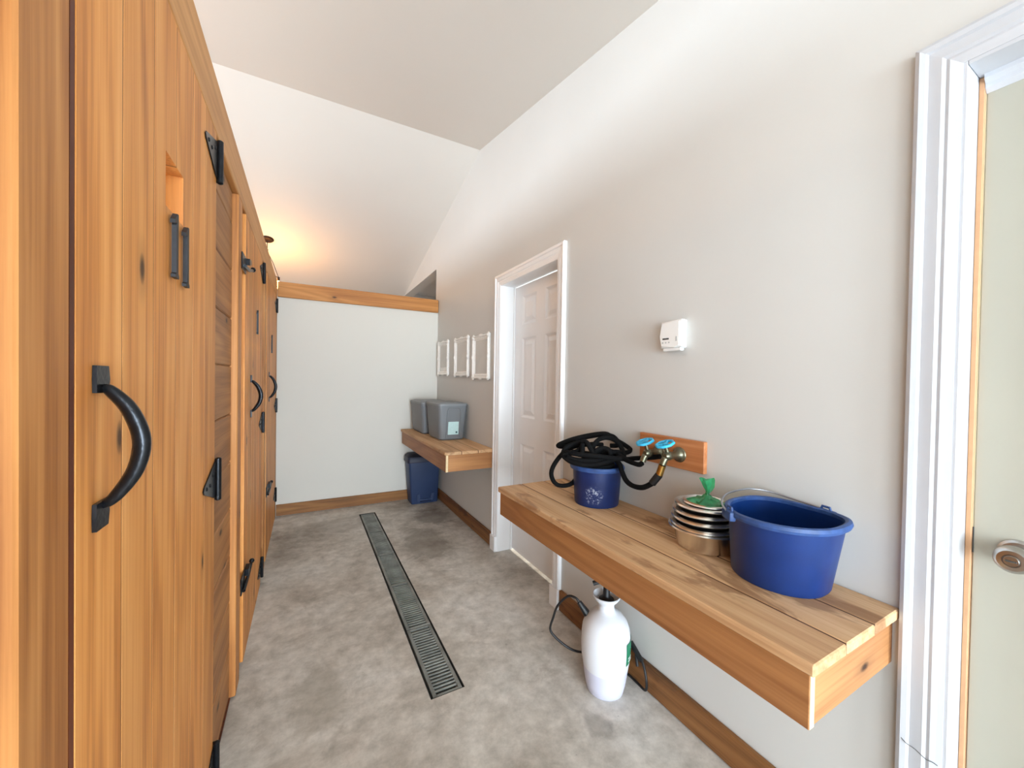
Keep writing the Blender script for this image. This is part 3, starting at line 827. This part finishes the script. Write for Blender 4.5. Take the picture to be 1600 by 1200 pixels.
# ------------------------------------------------------------------ tap board with two valves
t = tag(empty('tap_board', (XR, 1.045, .97)), 'reddish wooden board on the wall with two blue-wheeled taps', 'tap board')
bm = bmesh.new(); bm_box(bm, (XR-.020, .893, .980), (XR-.0005, 1.200, 1.098), .002); obj('backboard', bm, M['tapboard'], t)
def tap(y, z, lean):
    v = empty('tap', (XR-.020, y, z)); v.parent = t; v.location = Vector((XR-.020, y, z))-wl(t)
    X = Matrix.Translation((XR-.0205, y, z)) @ Matrix.Rotation(-pi/2, 4, 'Y')
    bm = bmesh.new()
    bm_lathe(bm, [(0, 0), (.028, 0), (.030, .004), (.028, .008), (.023, .010), (.019, .016), (.015, .024), (.0135, .05), (.016, .056), (.0175, .066), (.015, .078), (.010, .086), (0, .088)], 20, X)
    obj('valve_body', bm, M['valve'], v, smooth=True)
    # spout pointing down and out
    bm = bmesh.new(); bm_tube(bm, spline([(XR-.085, y, z), (XR-.100, y+lean*.004, z-.012), (XR-.108, y+lean*.008, z-.034)], 4), .0125, 12)
    obj('spout', bm, M['valve'], v, smooth=True, angle=50)
    bm = bmesh.new(); s = Vector((-.35, lean*.1, 1)).normalized(); c0 = Vector((XR-.088, y, z+.006))
    bm_tube(bm, [c0, c0+s*.038], .0075, 10); obj('stem', bm, M['valve'], v, smooth=True)
    # oval handwheel
    q = s.to_track_quat('Z', 'Y').to_matrix().to_4x4(); mt_ = Matrix.Translation(c0+s*.042) @ q
    bm = bmesh.new()
    n = 24; ring = []
    for k in range(n):
        an = 2*pi*k/n; r = 1+.05*math.cos(8*an); ring.append(mt_ @ Vector((.031*r*math.cos(an), .031*r*math.sin(an), 0)))
    bm_tube(bm, ring, .0055, 8, closed=True)
    for an in (0, 2*pi/3, 4*pi/3):
        bm_tube(bm, [mt_ @ Vector((.006*math.cos(an), .006*math.sin(an), -.001)), mt_ @ Vector((.029*math.cos(an), .029*math.sin(an), 0))], .0055, 8)
    bm_lathe(bm, [(0, -.005), (.010, -.005), (.010, .004), (0, .006)], 12, mt_)
    o = obj('handwheel', bm, M['blue_wheel'], v, smooth=True, angle=50); o['label'] = 'bright blue handwheel'
    return v
V1 = (1.092, 1.030); V2 = (.995, 1.036)
tap(*V1, 1); tap(*V2, 1)

# ------------------------------------------------------------------ small bucket with hose
def bucket(name, label, cx, cy, z0, rb, rt, h, print_mat=None, squash=1.0, rot=0.0, ears=True, bail='back', seg=48):
    t = tag(empty(name, (cx, cy, z0)), label, 'bucket')
    MT = Matrix.Translation((cx, cy, z0)) @ Matrix.Rotation(rot, 4, 'Z') @ Matrix.Diagonal((squash, 1, 1, 1))
    th = .004
    bm = bmesh.new()
    bm_lathe(bm, [(0, .004), (rb-.012, .004), (rb-.008, .001), (rb-.002, .001), (rb, .006), (rt, h-.012), (rt-th, h-.012), (rb-th, .010), (0, .010)], seg, MT)
    obj('pail', bm, print_mat or M['bucket'], t, smooth=True)
    bm = bmesh.new()
    bm_lathe(bm, [(rt-th, h-.0115), (rt+.004, h-.020), (rt+.012, h-.019), (rt+.014, h-.010), (rt+.010, h-.001), (rt+.002, h), (rt-th-.001, h-.004), (rt-th, h-.0115)], seg, MT)
    obj('rim', bm, M['rim'], t, smooth=True)
    return t, MT
def print_bucket_mat():
    mt, nt, p = new_mat('blue_bucket_with_worn_print'); L = nt.links
    tc = N(nt, 'ShaderNodeTexCoord'); P = tc.outputs['Object']
    n = N(nt, 'ShaderNodeTexNoise', i_Scale=14, i_Detail=4.0); L.new(P, n.inputs['Vector'])
    base = ramp(nt, n.outputs[0], [(.3, hexc('0c2150')), (.7, hexc('112b62'))]).outputs[0]
    mp = N(nt, 'ShaderNodeMapping'); mp.inputs['Location'].default_value = (.075, .068, .028); L.new(P, mp.inputs[0])
    mp2 = N(nt, 'ShaderNodeMapping'); mp2.inputs['Scale'].default_value = (22, 22, 22); L.new(mp.outputs[0], mp2.inputs[0])
    ln = N(nt, 'ShaderNodeVectorMath', operation='LENGTH'); L.new(mp2.outputs[0], ln.inputs[0])
    inside = ramp(nt, ln.outputs['Value'], [(.55, (1, 1, 1, 1)), (1.0, (0, 0, 0, 1))]).outputs[0]
    n2 = N(nt, 'ShaderNodeTexNoise', i_Scale=95, i_Detail=5.0, i_Roughness=.7); L.new(P, n2.inputs['Vector'])
    fl = ramp(nt, n2.outputs[0], [(.535, (0, 0, 0, 1)), (.59, (1, 1, 1, 1))]).outputs[0]
    f = math_n(nt, 'MULTIPLY', math_n(nt, 'MULTIPLY', inside, fl), .8)
    L.new(mixc(nt, f, base, hexc('b9c1cf')), p.inputs['Base Color']); p.inputs['Roughness'].default_value = .45
    return mt
B1 = (1.178, 1.352)
bucket('bucket', 'small dark blue bucket with worn white print under the black hose', B1[0], B1[1], ZBN, .099, .109, .178, print_bucket_mat())

# hose: heap of loops over the small bucket, one loop hanging to the left, ends run to the taps
h = tag(empty('garden_hose', (B1[0], B1[1], ZBN+.16)), 'black fabric-covered hose heaped on the small blue bucket', 'hose')
HR = .0104
STR = {
    'top': [(1.031, 1.449, 1.016), (1.107, 1.442, 1.039), (1.197, 1.417, 1.055), (1.257, 1.396, 1.062), (1.307, 1.368, 1.056), (1.326, 1.336, 1.04), (1.329, 1.288, 1.026), (1.3, 1.258, 1.012), (1.256, 1.248, 1.002), (1.202, 1.265, 1.006), (1.169, 1.306, 0.993)],
    'top2': [(1.231, 1.375, 1.019), (1.181, 1.391, 1.023), (1.095, 1.426, 1.013), (1.034, 1.447, 1.013), (1.049, 1.462, 1.021), (1.122, 1.445, 1.045), (1.207, 1.423, 1.061), (1.274, 1.409, 1.065), (1.315, 1.387, 1.057), (1.333, 1.355, 1.044), (1.305, 1.335, 1.02), (1.255, 1.351, 1.017)],
    'hang': [(1.112, 1.382, 1.025), (1.07, 1.405, 1.011), (1.031, 1.425, 0.979), (1.005, 1.45, 0.925), (1.002, 1.462, 0.882), (1.017, 1.454, 0.844), (1.048, 1.437, 0.831), (1.093, 1.424, 0.841), (1.19, 1.497, 0.855)],
    'front': [(1.026, 1.406, 0.997), (1.019, 1.364, 1.001), (1.029, 1.313, 1.001), (1.083, 1.256, 0.999), (1.157, 1.222, 0.99), (1.222, 1.209, 0.983), (1.278, 1.19, 0.986)],
    'low': [(1.005, 1.383, 0.986), (1.01, 1.334, 0.968), (1.031, 1.294, 0.961), (1.065, 1.271, 0.959), (1.109, 1.247, 0.968), (1.155, 1.233, 0.981), (1.201, 1.232, 0.988)],
    'low2': [(1.007, 1.347, 0.985), (1.024, 1.316, 0.978), (1.056, 1.281, 0.977), (1.101, 1.257, 0.98), (1.145, 1.25, 0.985)],
    'arch': [(1.115, 1.312, 0.993), (1.124, 1.319, 1.021), (1.155, 1.326, 1.05), (1.201, 1.324, 1.061), (1.23, 1.297, 1.053), (1.241, 1.267, 1.025), (1.231, 1.238, 0.994), (1.214, 1.225, 0.978)],
    'arch2': [(1.104, 1.284, 0.999), (1.116, 1.289, 1.013), (1.146, 1.285, 1.023), (1.165, 1.263, 1.019), (1.166, 1.251, 0.997)],
    'eye': [(1.011, 1.368, 0.988), (1.015, 1.389, 0.999), (1.037, 1.389, 1.021), (1.072, 1.37, 1.038), (1.09, 1.349, 1.04), (1.068, 1.338, 1.018), (1.036, 1.343, 1.002), (1.01, 1.357, 0.992), (1.011, 1.368, 0.988)],
    'diag': [(1.08, 1.343, 1.047), (1.085, 1.318, 1.05), (1.086, 1.294, 1.028), (1.093, 1.279, 1.001), (1.089, 1.281, 0.988)],
    'upr': [(1.063, 1.318, 1.042), (1.058, 1.309, 1.021), (1.05, 1.302, 1.0)],
    'fill': [(1.076, 1.401, 0.991), (1.132, 1.405, 0.972), (1.2, 1.391, 0.983), (1.242, 1.346, 0.977), (1.257, 1.304, 0.987), (1.194, 1.304, 1.005), (1.135, 1.336, 0.991), (1.088, 1.372, 0.995)],
}
def hose(pts, closed=False, n=6):
    pts = [(min(p[0], XR-.016), p[1], p[2]) for p in pts]
    bm = bmesh.new(); bm_tube(bm, spline(pts, n, closed), HR, 8, closed=closed)
    obj('tube', bm, M['hose'], h, smooth=True, angle=80)
for k_, pts in STR.items():
    if k_ == 'front':   # runs on to the second tap
        pts = pts[:-1] + [(1.215, 1.165, .995), (1.232, 1.10, 1.008), (1.238, 1.05, 1.022)]
    hose(pts, k_ in ('fill',))
# a low coil inside the rim that carries the heap
rnd = random.Random(5); pts = []
for k in range(28):
    a_ = 2*pi*k/9.0; r_ = .082-.0008*k+rnd.uniform(-.006, .006)
    pts.append((B1[0]+r_*math.cos(a_), B1[1]+r_*math.sin(a_), ZBN+.165+.0018*k+rnd.uniform(-.003, .003)))
hose(pts)
hose([(XR-.109, V1[0]+.008, V1[1]-.04), (XR-.112, V1[0]+.03, V1[1]-.050), (1.20, 1.20, .985), (1.21, 1.26, 1.0), (1.22, 1.32, .995)])
hose([(1.19, 1.28, .985), (1.19, 1.225, .965), (1.175, 1.19, .935), (1.165, 1.155, .908), (1.163, 1.115, .897), (1.168, 1.07, .902), (1.180, 1.036, .925)])
p0, p1 = Vector((1.180, 1.036, .925)), Vector((XR-.110, V2[0]+.012, .972))
bm = bmesh.new(); bm_tube(bm, [p0, p0.lerp(p1, .8)], .0145, 12); obj('strain_relief', bm, M['rubber'], h, smooth=True, angle=50)
bm = bmesh.new(); bm_tube(bm, [p0.lerp(p1, .8), p1+Vector((.002, -.004, .028))], .0135, 12); obj('coupling', bm, M['brass'], h, smooth=True, angle=50)

# ------------------------------------------------------------------ large bucket
t = tag(empty('bucket', (1.19, .595, ZBN)), 'large royal blue bucket with wire bail at the near end of the bench', 'bucket')
def dshape(u, off=0.0):
    """height fraction u in 0..1 -> function angle -> (x, y); D-shaped plan, flatter towards the wall"""
    cx, cy = 1.19-.035*u, .595-.030*u
    am, ap, ay = .105+.033*u+off, .105+.015*u+off, .116+.010*u+off
    def f(a):
        c, s_ = math.cos(a), math.sin(a); e = 1.0 if c < 0 else 2/3.0
        return cx+(am if c < 0 else ap)*math.copysign(abs(c)**e, c), cy+ay*math.copysign(abs(s_)**e, s_)
    return f
H2 = .206; ANG = [2*pi*k/64 for k in range(64)]
def dring(bm, u, off, z): return [bm.verts.new((*dshape(u, off)(a), ZBN+z)) for a in ANG]
def dloft(rows, bm, cap0=False, cap1=False, wrap=False):
    for p, q in zip(rows, rows[1:] + ([rows[0]] if wrap else [])):
        for k in range(64): bm.faces.new((p[k], p[(k+1) % 64], q[(k+1) % 64], q[k]))
    if cap0: bm.faces.new(rows[0])
    if cap1: bm.faces.new(rows[-1])
bm = bmesh.new()
dloft([dring(bm, 0, -.010, .004), dring(bm, 0, -.006, .001), dring(bm, 0, -.002, .001), dring(bm, 0, 0, .005), dring(bm, .5, 0, .10), dring(bm, 1, 0, H2-.012), dring(bm, 1, -.004, H2-.012), dring(bm, .5, -.004, .10), dring(bm, .03, -.004, .011)], bm, True, True)
obj('pail', bm, M['bucket'], t, smooth=True)
bm = bmesh.new()
dloft([dring(bm, 1, -.0035, H2-.0118), dring(bm, 1, .002, H2-.018), dring(bm, 1, .009, H2-.017), dring(bm, 1, .0115, H2-.010), dring(bm, 1, .009, H2-.002), dring(bm, 1, .002, H2), dring(bm, 1, -.004, H2-.003)], bm, wrap=True)
obj('rim', bm, M['rim'], t, smooth=True)
EA = (math.radians(148), math.radians(-12))
for an in EA:
    x, y = dshape(1, .012)(an)
    bm = bmesh.new(); bm_box(bm, (-.010, -.024, -.014), (.008, .024, .012), .005, 2)
    bm_tube(bm, [(-.004, -.012, .012), (-.004, -.010, .020), (-.004, .010, .020), (-.004, .012, .012)], .0035, 6)
    bmesh.ops.transform(bm, matrix=Matrix.Translation((min(x, XR-.014), y, ZBN+H2-.014)) @ Matrix.Rotation(an, 4, 'Z'), verts=bm.verts)
    obj('ear', bm, M['rim'], t, smooth=True)
pts = []
for k in range(15):
    u = k/14; an = EA[0] + (EA[1]-EA[0])*u
    x, y = dshape(1, .017)(an)
    pts.append((min(x, XR-.005), y, ZBN+H2-.006+.022*math.sin(pi*u)))
bm = bmesh.new(); bm_tube(bm, spline(pts, 3), .0028, 8); obj('bail', bm, M['wire'], t, smooth=True, angle=70)

# ------------------------------------------------------------------ stacked bowls
BC = Vector((1.193, .822, ZBN))
specs = [  # (rim radius, base radius, height, base z, tilt x, tilt y, dx, dy, label)
    (.107, .086, .072, .0005, 0, 0, 0, 0, 'widest steel bowl at the bottom of the stack'),
    (.099, .074, .055, .034, .03, -.08, .000, .002, 'second steel bowl from the bottom, tilted in the stack'),
    (.096, .071, .055, .054, .02, -.05, -.001, .002, 'third steel bowl from the bottom of the stack'),
    (.093, .068, .055, .073, .0, -.03, .000, .001, 'fourth steel bowl from the bottom of the stack'),
    (.090, .066, .055, .092, 0, .0, .002, .0, 'second steel bowl from the top of the stack'),
    (.071, .055, .045, .110, .01, 0, .004, -.004, 'topmost small steel bowl holding the green bag')]
for rt, rb, hh, z, tx, ty, dx, dy, lab in specs:
    bm = bmesh.new()
    MTb = Matrix.Translation(BC+Vector((dx, dy, z))) @ Matrix.Rotation(tx, 4, 'X') @ Matrix.Rotation(ty, 4, 'Y')
    w = .0015
    bm_lathe(bm, [(0, .001), (rb-.006, .001), (rb, .006), (rt-.008, hh-.006), (rt-.004, hh-.002), (rt+.003, hh-.003), (rt+.006, hh-.0065), (rt+.0075, hh-.004), (rt+.005, hh), (rt-.005, hh+.0008), (rt-.0095, hh-.004), (rb-.002, .0085), (rb-.008, .0035), (0, .0035)], 48, MTb)
    tag(obj('dog_bowl', bm, M['steel'], None, origin=BC+Vector((dx, dy, z)), smooth=True), lab, 'bowl', 'stacked steel bowls on the bench')
# crumpled green bag with twisted neck
g = tag(empty('plastic_bag', BC+Vector((.004, -.004, .115))), 'crumpled green plastic bag with knotted top inside the top bowl', 'bag')
bm = bmesh.new(); rn = random.Random(3)
seg, rows = 28, []
prof = [(.001, .0), (.035, .002), (.050, .014), (.056, .030), (.052, .040), (.036, .046), (.016, .052), (.009, .060)]
for i, (r, z) in enumerate(prof):
    row = []
    for k in range(seg):
        an = 2*pi*k/seg
        q = r*(1+.16*math.sin(5*an+i*.7)*(i > 1)+.10*math.sin(11*an-i)*(i > 1)+rn.uniform(-.06, .06))
        row.append(bm.verts.new(Vector((q*math.cos(an), q*math.sin(an), z+rn.uniform(-.002, .002)+.005*math.sin(3*an)*(2 < i < 6))) + BC + Vector((.004, -.004, .1152))))
    rows.append(row)
for p, q in zip(rows, rows[1:]):
    for k in range(seg): bm.faces.new((p[k], p[(k+1) % seg], q[(k+1) % seg], q[k]))
bm.faces.new(rows[-1])
obj('sack', bm, M['bag'], g, smooth=True, angle=25)
bm = bmesh.new(); rows = []
c = BC+Vector((.004, -.004, .173))
for i, (w, th, z, ox) in enumerate(((.008, .008, 0, 0), (.007, .006, .008, .002), (.011, .005, .018, .004), (.017, .005, .030, .004), (.022, .005, .048, .001), (.024, .004, .056, .0))):
    row = []
    for k in range(12):
        an = 2*pi*k/12
        v = Vector((w*math.cos(an)*(1+.2*math.sin(3*an+i)), th*math.sin(an)+.004*math.sin(4*an)*(i > 1), z + .006*math.cos(an*2+1)*(i > 3)))
        v = Matrix.Rotation(-.5, 3, 'Z') @ v
        row.append(bm.verts.new(c+v+Vector((ox*.88, -ox*.47, 0))))
    rows.append(row)
for p, q in zip(rows, rows[1:]):
    for k in range(12): bm.faces.new((p[k], p[(k+1) % 12], q[(k+1) % 12], q[k]))
bm.faces.new(rows[-1]); bm.faces.new(rows[0])
obj('twisted_neck', bm, M['bag'], g, smooth=True, angle=25)

# ------------------------------------------------------------------ garden sprayer
S = Vector((1.140, 1.232, 0))
t = tag(empty('garden_sprayer', S), 'white pressure sprayer tank with black hose under the bench', 'sprayer')
MS = Matrix.Translation(S)
bm = bmesh.new()
bm_lathe(bm, [(.094, .1085), (.1005, .145), (.103, .19), (.102, .235), (.098, .270), (.088, .298), (.070, .320), (.048, .334), (.036, .341), (.033, .347), (.033, .368), (.035, .371), (.050, .388), (.057, .398), (.058, .403), (.055, .405), (.049, .398), (.037, .383), (.033, .379), (0, .379)], 40, MS)
obj('tank', bm, M['tank'], t, smooth=True, angle=40)
bm = bmesh.new()
bm_lathe(bm, [(0, .003), (.060, .003), (.070, .001), (.076, .006), (.084, .04), (.0905, .082), (.094, .1083)], 40, MS)
lq = obj('tank_base', bm, M['liquid'], t, smooth=True, angle=40); lq['label'] = 'lower tank darkened by liquid'
bm = bmesh.new(); bm_lathe(bm, [(0, .380), (.032, .380), (.031, .388), (.018, .398), (.015, .404), (.013, .450), (0, .452)], 20, MS); obj('pump_shaft', bm, M['rubber'], t, smooth=True)
bm = bmesh.new(); bm_tube(bm, spline([S+Vector((-.05, .03, .450)), S+Vector((-.02, .012, .46)), S+Vector((.02, -.012, .46)), S+Vector((.05, -.03, .450))], 5), .010, 10); obj('pump_handle', bm, M['rubber'], t, smooth=True)
# label wrapped on the right-hand side
bm = bmesh.new()
def tank_r(z): return .1035 if z < .27 else .1035-.004*(z-.27)/.04
a_ = [math.radians(-78+k*6) for k in range(11)]
zz = [.150, .19, .215, .240]
gr = [[bm.verts.new(S+Vector(((.1013+.0027*min(1, (z-.15)/.05))*math.cos(x), (.1013+.0027*min(1, (z-.15)/.05))*math.sin(x), z))) for x in a_] for z in zz]
for p, q in zip(gr, gr[1:]):
    for k in range(len(a_)-1): bm.faces.new((p[k], p[k+1], q[k+1], q[k]))
lb = obj('product_label', bm, M['label'], t, smooth=True); lb['label'] = 'dark green label'
bm = bmesh.new()
for z0 in (.165, .176):
    g_ = [[bm.verts.new(S+Vector((.1046*math.cos(x), .1046*math.sin(x), z))) for x in a_[1:5]] for z in (z0, z0+.006)]
    for k in range(3): bm.faces.new((g_[0][k], g_[0][k+1], g_[1][k+1], g_[1][k]))
obj('label_print', bm, M['labelw'], lb)
# hose: elbow at the shoulder, loop to the left, then behind to the wand coil
bm = bmesh.new(); e0 = S+Vector((-.055, .058, .304)); e1 = S+Vector((-.078, .085, .348)); bm_tube(bm, [e0, e1], lambda u: .0165-.006*u, 10); obj('hose_elbow', bm, M['rubber'], t, smooth=True)
hp = [e1, S+Vector((-.088, .10, .362)), S+Vector((-.108, .13, .358)), S+Vector((-.138, .16, .31)), S+Vector((-.152, .175, .25)), S+Vector((-.160, .185, .195)), S+Vector((-.145, .165, .165)), S+Vector((-.105, .13, .130)), S+Vector((-.06, .115, .105)), S+Vector((.02, .115, .07)), S+Vector((.09, .07, .04)), S+Vector((.125, .0, .022)), S+Vector((.132, -.06, .015)), S+Vector((.118, -.115, .03)), S+Vector((.112, -.125, .075)), S+Vector((.120, -.10, .125)), S+Vector((.128, -.055, .155)), S+Vector((.130, -.01, .165))]
bm = bmesh.new(); bm_tube(bm, spline(hp, 6), .0052, 8); obj('spray_hose', bm, M['rubber'], t, smooth=True, angle=80)
bm = bmesh.new(); bm_tube(bm, [S+Vector((.128, -.02, .172)), S+Vector((.126, -.085, .130))], .0105, 10); bm_tube(bm, [S+Vector((.124, -.055, .140)), S+Vector((.112, -.075, .105))], .006, 8)
obj('spray_grip', bm, M['rubber'], t, smooth=True)

# ------------------------------------------------------------------ chandelier pendants over the kennels
def chandelier(label, x, y, drop, power):
    zt = zc(y)
    t = tag(empty('pendant_lamp', (x, y, zt-drop)), label, 'pendant lamp', 'iron pendant lamps over the kennels')
    sl = math.atan(-.25 if y > YR else .19)
    bm = bmesh.new(); bm_lathe(bm, [(0, .0), (.062, .0), (.062, -.006), (.052, -.016), (.012, -.022), (0, -.022)], 24, Matrix.Translation((x, y, zt-.001)) @ Matrix.Rotation(sl, 4, 'X'))
    obj('canopy', bm, M['iron'], t, smooth=True)
    bm = bmesh.new(); bm_tube(bm, [(x, y, zt-.02), (x, y, zt-.14)], .004, 8); bm_lathe(bm, [(0, .012), (.010, .006), (.010, -.006), (0, -.012)], 10, Matrix.Translation((x, y, zt-.12)))
    obj('rod', bm, M['iron'], t, smooth=True)
    zr = zt-drop
    for k in range(4):
        an = math.radians(-20+90*k); c_, s_ = math.cos(an), math.sin(an); R_ = .115
        ex, ey = x+R_*c_, y+R_*s_
        arm = empty('arm', (ex, ey, zr)); arm.parent = t; arm.location = Vector((ex, ey, zr))-wl(t)
        bm = bmesh.new(); bm_tube(bm, [(x, y, zt-.135), (x+.06*c_, y+.06*s_, (zt-.135+zr)/2+.02), (ex, ey, zr+.01)], .0032, 6); obj('arm_rod', bm, M['iron'], arm, smooth=True)
        bm = bmesh.new(); bm_lathe(bm, [(0, .012), (.014, .010), (.014, -.03), (0, -.03)], 12, Matrix.Translation((ex, ey, zr))); obj('lamp_holder', bm, M['iron'], arm, smooth=True)
        bm = bmesh.new(); bm_lathe(bm, [(0, -.03), (.008, -.032), (.014, -.05), (.024, -.075), (.026, -.092), (.018, -.112), (0, -.12)], 14, Matrix.Translation((ex, ey, zr))); obj('bulb', bm, M['bulb'], arm, smooth=True)
    bm = bmesh.new(); bm_tube(bm, [(x+.115*math.cos(2*pi*k/24), y+.115*math.sin(2*pi*k/24), zr+.005) for k in range(24)], .004, 6, closed=True); obj('ring', bm, M['iron'], t, smooth=True)
    d = bpy.data.lights.new('lamp_glow', 'POINT'); d.energy = power; d.color = (1.0, .45, .14); d.shadow_soft_size = .09
    lo = bpy.data.objects.new('lamp_glow', d); COL.objects.link(lo); lo.parent = t; lo.location = (0, 0, -.06)
    return t
chandelier('dark iron pendant lamp just visible above the kennel header', -.385, 4.97, .42, 26)
chandelier('iron pendant lamp hidden behind the nearest kennel front', -1.45, 1.9, .62, 18)
